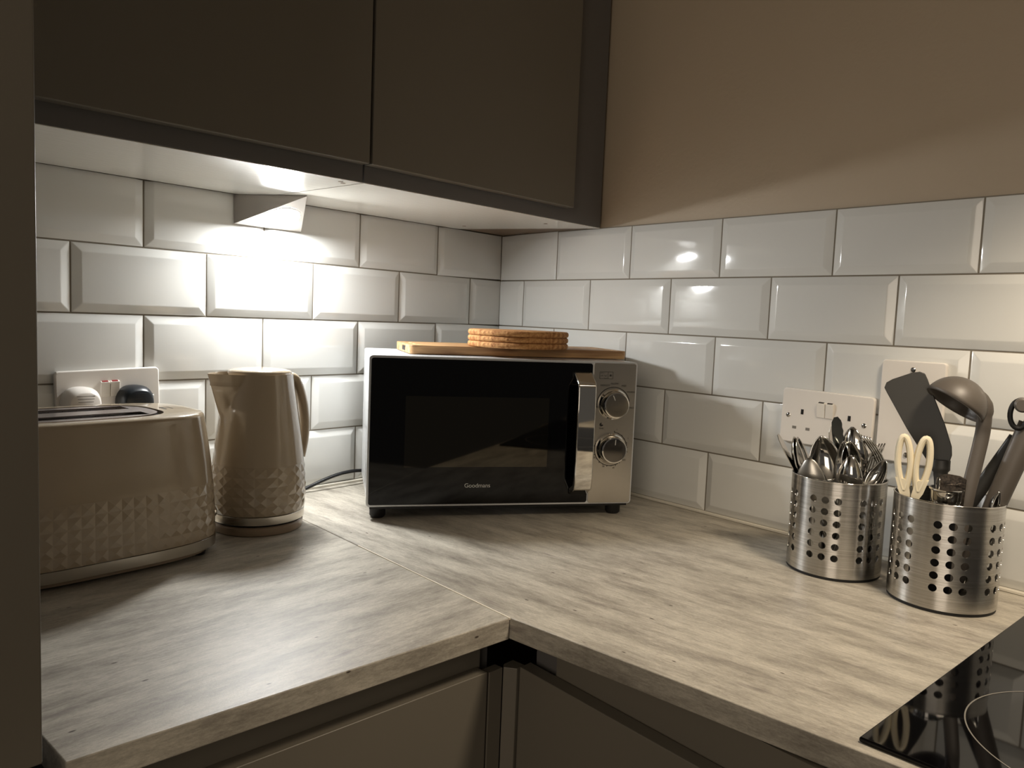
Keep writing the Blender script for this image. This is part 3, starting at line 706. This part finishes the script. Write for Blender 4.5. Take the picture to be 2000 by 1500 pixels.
# ------------------------------------------------------------------ cutlery
def basis(top, bot, face):
    z = (top - bot); L = z.length; z.normalize(); y = -(face - z * face.dot(z)); y.normalize(); x = y.cross(z)
    m4 = Matrix(((x.x, y.x, z.x, bot.x), (x.y, y.y, z.y, bot.y), (x.z, y.z, z.z, bot.z), (0, 0, 0, 1)))
    return m4, L
def sheet(bm, prof, nx=8):
    """prof: (z, halfwidth, y centre, cup depth) -> curved sheet facing -y"""
    rows = []
    for z, w, yc, cup in prof:
        rows.append([bm.verts.new((w * (2 * k / nx - 1), yc + cup * (1 - (2 * k / nx - 1) ** 2), z)) for k in range(nx + 1)])
    for r0, r1 in zip(rows, rows[1:]):
        for k in range(nx): bm.faces.new((r0[k], r0[k + 1], r1[k + 1], r1[k]))
def place(name, label, cat, F, top, bot, facing, group):
    T, B = F.p(*top), F.p(*bot); m4, L = basis(T, B, facing)
    o = thing(name, label, cat, (0, 0, 0), 0, group); o.matrix_world = m4; return o, L
def spoon(label, F, top, bot, facing, w=.021, bl=.062, m_='steel', group='cutlery in the canister under the socket', deep=.009, pointed=1.0):
    o, L = place('spoon', label, 'spoon', F, top, bot, facing, group)
    pr = []
    n = 16
    for i in range(n + 1):
        u = i / n; z = L - bl + bl * u
        ww = w * (math.sin(PI * (u ** (.80 if pointed == 1 else .7)) * .985 + .03) ** .62) if 0 < u < 1 else .0016
        if u < .02: ww = .0032
        pr.append((z, max(ww, .0012), -.0015 * math.cos(PI * u) , deep * math.sin(PI * min(1, max(0, u))) ** .8))
    b = bmesh.new(); sheet(b, pr, 12); link('bowl', b, m_, o, smooth=True, solid=.0011)
    b = bmesh.new(); hl = L - bl + .001
    sheet(b, [(0, .0035, .002, 0), (.004, .0075, .002, -.0006), (.03, .0085, .001, -.0008), (.07 if hl > .09 else hl * .6, .0055, 0, -.0010), (hl * .85, .0030, -.002, -.0012), (hl, .0034, -.0015, -.0005)], 6); link('handle', b, m_, o, smooth=True, solid=.0018)
    return o
def fork(label, F, top, bot, facing, w=.0115, cv=1, group='cutlery in the canister under the socket'):
    o, L = place('fork', label, 'fork', F, top, bot, facing, group)
    b = bmesh.new(); hl = L - .048
    for k in range(4):
        xc = (-.75 + .5 * k) * w
        rows = []
        for z, hw, y in ((L - .050, w * .25, .0065), (L - .040, w * .17, .0065), (L - .025, w * .15, .0035), (L - .010, w * .13, -.001), (L, w * .05, -.004)):
            rows.append([b.verts.new((xc - hw, y * cv, z)), b.verts.new((xc + hw, y * cv, z))])
        for r0, r1 in zip(rows, rows[1:]): b.faces.new((r0[0], r0[1], r1[1], r1[0]))
    sheet(b, [(L - .078, .0034, .000, 0), (L - .070, w * .6, .003 * cv, .001), (L - .060, w * .98, .0055 * cv, .001), (L - .050, w, .0065 * cv, 0)], 8)
    link('tines', b, 'steel', o, smooth=True, solid=.0015)
    b = bmesh.new(); sheet(b, [(0, .004, .002, 0), (.004, .0085, .002, 0), (.03, .009, .001, 0), (L * .4, .005, 0, 0), (L - .076, .0034, .000, 0)], 6); link('handle', b, 'steel', o, smooth=True, solid=.002)
    return o
def knife(label, F, top, bot, facing, w=.0105, serr=False, m_='steel', bl=.10, group='cutlery in the canister under the socket'):
    o, L = place('knife', label, 'knife', F, top, bot, facing, group)
    b = bmesh.new(); z0 = L - bl; pts = [(-w * .55, z0), (w * .55, z0)]
    n = 22
    for i in range(n + 1):
        u = i / n; x = w * (.6 + .4 * min(1, u * 4)) * (1 if u < .8 else math.sqrt(max(0, 1 - ((u - .8) / .2) ** 2)) * .75 + .25)
        if serr and .15 < u < .93 and i % 2: x -= .0011
        pts.append((x, z0 + bl * u))
    pts += [(-w * .35, L - .001), (-w * .8, L - .008), (-w * .9, L - .02)]
    vprism(b, pts, -.0006, .0006); link('blade', b, m_, o)
    b = bmesh.new(); tube(b, [(0, 0, 0), (0, 0, .004), (0, 0, z0 * .6), (0, 0, z0 + .002)], [.0035, .0075, .0068, .0052], 14, .45, up=(0, 1, 0)); link('handle', b, 'steel', o, smooth=True)
    return o
cut = 'cutlery in the canister under the socket'
toc = -F1.v; rt = F1.r
knife('table knife leaning furthest left out of the cutlery canister, seen edge-on', F1, (-8.5, 18.1, .5), (1.0, .9, .5), rt + toc * .22, .0075)
spoon('dessert spoon seen edge-on, just right of the leftmost knife', F1, (-6.15, 17.9, 1.2), (-1.6, .9, .8), rt * .95 + toc * .3, .017)
spoon('dessert spoon nested edge-on behind the one beside the leftmost knife', F1, (-5.7, 17.8, 1.7), (-1.0, .9, 1.3), rt * .93 + toc * .36, .017)
spoon('short satin steel serving spoon with a wide blunt head, in front on the left', F1, (-3.9, 15.5, -1.8), (-2.0, .9, -1.8), -toc + rt * .15, .021, .06, 'steelm', deep=.006, pointed=0)
spoon('large round tablespoon facing the camera in the left half of the canister', F1, (-2.7, 18.4, .3), (1.2, .9, .6), toc + rt * .1, .0215, .065)
knife('serrated steak knife standing tallest in the cutlery canister', F1, (-1.0, 21.2, 1.2), (2.0, .9, 2.0), toc * .9 - rt * .35, .0085, True, 'steel_darkrefl', .11)
knife('slim knife showing a narrow blade left of the serrated knife', F1, (-1.5, 19.6, 3.0), (.6, .9, 3.0), rt * .8 + toc * .6, .0075, False, 'steel')
spoon('teaspoon turned sideways in the middle front of the cutlery canister', F1, (.1, 18.2, -1.6), (.9, .9, -1.0), toc * .55 - rt * .83, .0175, .062)
spoon('teaspoon with a bright rim facing forward in front of the dark spoons', F1, (1.0, 18.3, -1.9), (3.4, .9, -1.2), toc * .85 + rt * .5, .0150, .056)
spoon('tall tablespoon seen from behind between the serrated knife and the right-hand spoons', F1, (1.25, 20.0, 1.0), (3.2, .9, 1.0), -toc + rt * .5, .0195, .066)
spoon('spoon leaning right and turned sideways, left of the forks', F1, (2.5, 18.6, .4), (3.0, .9, .2), toc * .5 + rt * .86, .018, .062)
fork('fork with thin tines standing behind the curved dark one at the right', F1, (4.6, 18.0, 1.6), (4.0, .9, 1.8), toc * .55 + rt * .8, .0125)
fork('curved dark-looking fork, seen from the side, at the right rim of the cutlery canister', F1, (3.6, 19.2, -.6), (4.7, .9, .4), toc * .55 - rt * .85, .0125, 2.3)
spoon('small teaspoon tipping to the right, low over the canister rim', F1, (5.4, 16.2, -1.6), (-.6, 1.0, -1.6), toc * .8 - rt * .6, .0125, .050)
spoon('spoon with its back to the camera, low at the centre rim', F1, (1.3, 16.6, -2.8), (1.8, .9, -3.2), -toc + rt * .2, .0165, .058)

# ------------------------------------------------------------------ tools in the second canister
toc2, rt2 = -F2.v, F2.r
def local(o): return o.matrix_world.inverted()
def worldthing(name, label, cat, F):
    o = thing(name, label, cat, F.c + Vector((0, 0, .006)), math.atan2(F.r.y, F.r.x)); return o      # local: x right, y away from the camera
t = worldthing('spatula', 'black nylon spatula with a wide blade, leaning left out of the right canister', 'spatula', F2)
b = bmesh.new()
pts = [(-8.3, 26.6), (-7.6, 27.1), (-5.4, 28.1), (-4.5, 28.3), (-3.9, 28.1), (-3.5, 27.3), (-2.9, 25.8), (-1.1, 21.7), (-.15, 19.0), (-.05, 17.9), (-.35, 16.5), (-1.0, 15.9), (-1.9, 15.9), (-2.6, 16.6), (-5.4, 20.7), (-8.1, 25.2), (-8.5, 25.9)]
vprism(b, [(x * .01, z * .01 - .006) for x, z in pts], .030, .033)
for v in b.verts: v.co.y += .05 * max(0, v.co.z - .17) - .35 * max(0, .20 - v.co.z) * 0
link('blade', b, 'nylon', t, bevel=.001)
b = bmesh.new(); tube(b, smoothpts([(-.012, .031, .166), (-.0115, .029, .150), (-.009, .026, .13), (-.004, .010, .06), (.0, -.005, .003)]), [.011] * 6 + [.0085] * 8 + [.0075] * 11, 14, .55, up=(0, 1, 0)); link('handle', b, 'nylon', t, smooth=True)
t = worldthing('ladle', 'grey nylon ladle hooked over with its bowl facing down, behind the spatula', 'ladle', F2)
b = bmesh.new(); ax = Vector((.50, .27, .84)).normalized(); e1 = ax.cross(Vector((0, 1, 0))).normalized(); e2 = ax.cross(e1)
cb = Vector((-.0035, .012, .2445 - .006)); RB = .0355
rings = []
for i in range(13):
    ph = math.radians(88 * i / 12 + 1.5); rings.append([b.verts.new(cb + (e1 * math.cos(2 * PI * k / 40) + e2 * math.sin(2 * PI * k / 40)) * RB * math.sin(ph) + ax * RB * math.cos(ph) * 1.0) for k in range(40)])
for r0, r1 in zip(rings, rings[1:]):
    for k in range(40): b.faces.new((r0[k], r0[(k + 1) % 40], r1[(k + 1) % 40], r1[k]))
b.faces.new(rings[0])
link('bowl', b, 'nylong', t, smooth=True, solid=.0022)
b = bmesh.new(); hp2 = smoothpts([(.0170, .013, .2600), (.0235, .014, .2540), (.0275, .014, .2450), (.0298, .014, .2340), (.0302, .015, .2180), (.0292, .016, .2000), (.0240, .010, .160), (.0195, .004, .128), (.014, -.004, .07), (.008, -.010, .002)], 5)
tube(b, hp2, [.002, .003, .004, .005, .0055, .006, .0068, .0075, .008, .0085, .0092, .0098, .010, .010, .010, .010, .0095] + [.0085] * (len(hp2) - 17), 14, .42, up=(0, 1, 0)); link('handle', b, 'nylong', t, smooth=True)

t = worldthing('scissors', 'kitchen scissors with two cream plastic finger loops', 'scissors', F2)
def loop(cx, cz, hw, hh, lean):
    pts = []
    for k in range(40):
        a = 2 * PI * k / 40; z = math.sin(a); x = math.cos(a)
        tap = 1 - .42 * max(0, -z) ** 1.3
        pts.append(((cx + lean * (-z) * .5 + hw * x * tap) * .01, -.022, (cz + hh * z) * .01 - .006))
    return pts
for cx, lean in ((-5.13, .45), (-3.12, -.45)):
    b = bmesh.new(); tube(b, loop(cx, 17.0, .72, 3.35, lean), [.0040] * 40, 12, 1.25, up=(0, 1, 0), closed=True)
    sg = 1 if cx > -4.1 else -1
    vprism(b, [((-4.12 + sg * q) * .01, z * .01) for q, z in ((1.85, 14.6), (1.35, 12.9), (.62, 11.6), (.12, 10.2), (.06, 10.2), (.06, 12.6), (.35, 14.0), (.75, 14.5))], -.0265, -.0175)
    link('finger_loop', b, 'cream', t, smooth=True, auto=30)
for s in (-1, 1):
    b = bmesh.new(); vprism(b, [(-.041 + s * .006 - .004, .108), (-.041 + s * .006 + .004, .108), (-.040 + .004, .07), (-.038 + s * .001, .004), (-.041 + s * .001, .004), (-.046, .07)], -.022 + s * .0008 - .0006, -.022 + s * .0008 + .0006); link('blade', b, 'steelm', t)
t = worldthing('bottle_stopper', 'round polished steel stopper head standing in the middle of the right canister', 'stopper', F2)
b = bmesh.new(); lathe(b, [(.0150, .118), (.0162, .1215), (.0152, .1230), (.0164, .1245), (.0168, .1290), (.0170, .1360), (.0176, .1382), (.0190, .1392), (.0192, .1404), (.0183, .1410), (.010, .1408)], 48, True, -.0030, -.030); link('steel_collar', b, 'steel', t, smooth=True, auto=35)
b = bmesh.new(); lathe(b, [(.0110, .003), (.0125, .006), (.0125, .1175)], 32, True, -.0030, -.030); link('stem', b, 'rubber', t, smooth=True, auto=40)
t = worldthing('speckled_paddle', 'dark speckled flat utensil end between the steel stopper and the ladle handle', 'utensil', F2)
b = bmesh.new(); vprism(b, [(-.0135, .10), (.0160, .10), (.0175, .1500), (.010, .1533), (-.002, .1540), (-.0120, .1515)], -.0030, -.0015); link('flat_end', b, 'speck', t, bevel=.0006)
b = bmesh.new(); tube(b, [(-.0132, -.010, .100), (-.0148, -.010, .138), (-.0138, -.010, .149), (-.0115, -.010, .150), (-.0108, -.010, .138), (-.0115, -.010, .1)], .0006, 8); tube(b, [(.001, -.003, .003), (.002, -.003, .101)], .003, 10); link('wire_stem', b, 'steel', t, smooth=True)
t = worldthing('tongs', 'dark grey kitchen tongs crossing the right edge of the view', 'tongs', F2)
def arm(p0, p1, p2, w0, w1, d):
    b = bmesh.new(); P = smoothpts([p0, p1, p2], 8); n = len(P); tube(b, P, [w0 + (w1 - w0) * i / (n - 1) for i in range(n)], 14, d, up=(0, 1, 0)); link('arm', b, 'nylong' if d > .5 else 'nylon', t, smooth=True)
arm((-.012, .026, .035), (.024, .022, .118), (.066, .014, .205), .0075, .0095, .45)
arm((.020, -.012, .010), (.0470, -.010, .118), (.0775, -.004, .225), .0100, .0135, .62)
b = bmesh.new(); tube(b, [(.0640 + .012 * math.cos(2 * PI * k / 28) * .75, -.012, .2360 + .0165 * math.sin(2 * PI * k / 28)) for k in range(28)], .0030, 10, closed=True); link('hanging_loop', b, 'rubber', t, smooth=True)
b = bmesh.new(); lathe(b, [(.0065, -.010), (.0085, -.008), (.0085, .008), (.0065, .010)], 28); xf(b, Matrix.Translation((.0660, -.014, .2475)) @ Matrix.Rotation(PI / 2, 4, 'X')); link('end_knob', b, 'nylong', t, smooth=True, auto=40)
g2 = 'small steel pieces in the right canister'
spoon('small steel teaspoon in front of the tongs in the right canister', F2, (5.3, 14.9, -2.6), (2.4, .9, -3.0), toc2 * .6 + rt2 * .8, .0065, .036, group=None)
t = worldthing('peeler', 'small steel peeler head just showing at the left rim of the right canister', 'peeler', F2)
b = bmesh.new(); tube(b, smoothpts([(-.0535, -.012, .126), (-.0560, -.012, .1315), (-.0530, -.012, .1325), (-.0480, -.012, .1270), (-.0460, -.012, .118)]), .0022, 10); link('yoke', b, 'steel', t, smooth=True)
b = bmesh.new(); tube(b, [(-.030, -.010, .003), (-.047, -.012, .119)], [.006, .0045], 12); link('handle', b, 'rubber', t, smooth=True)
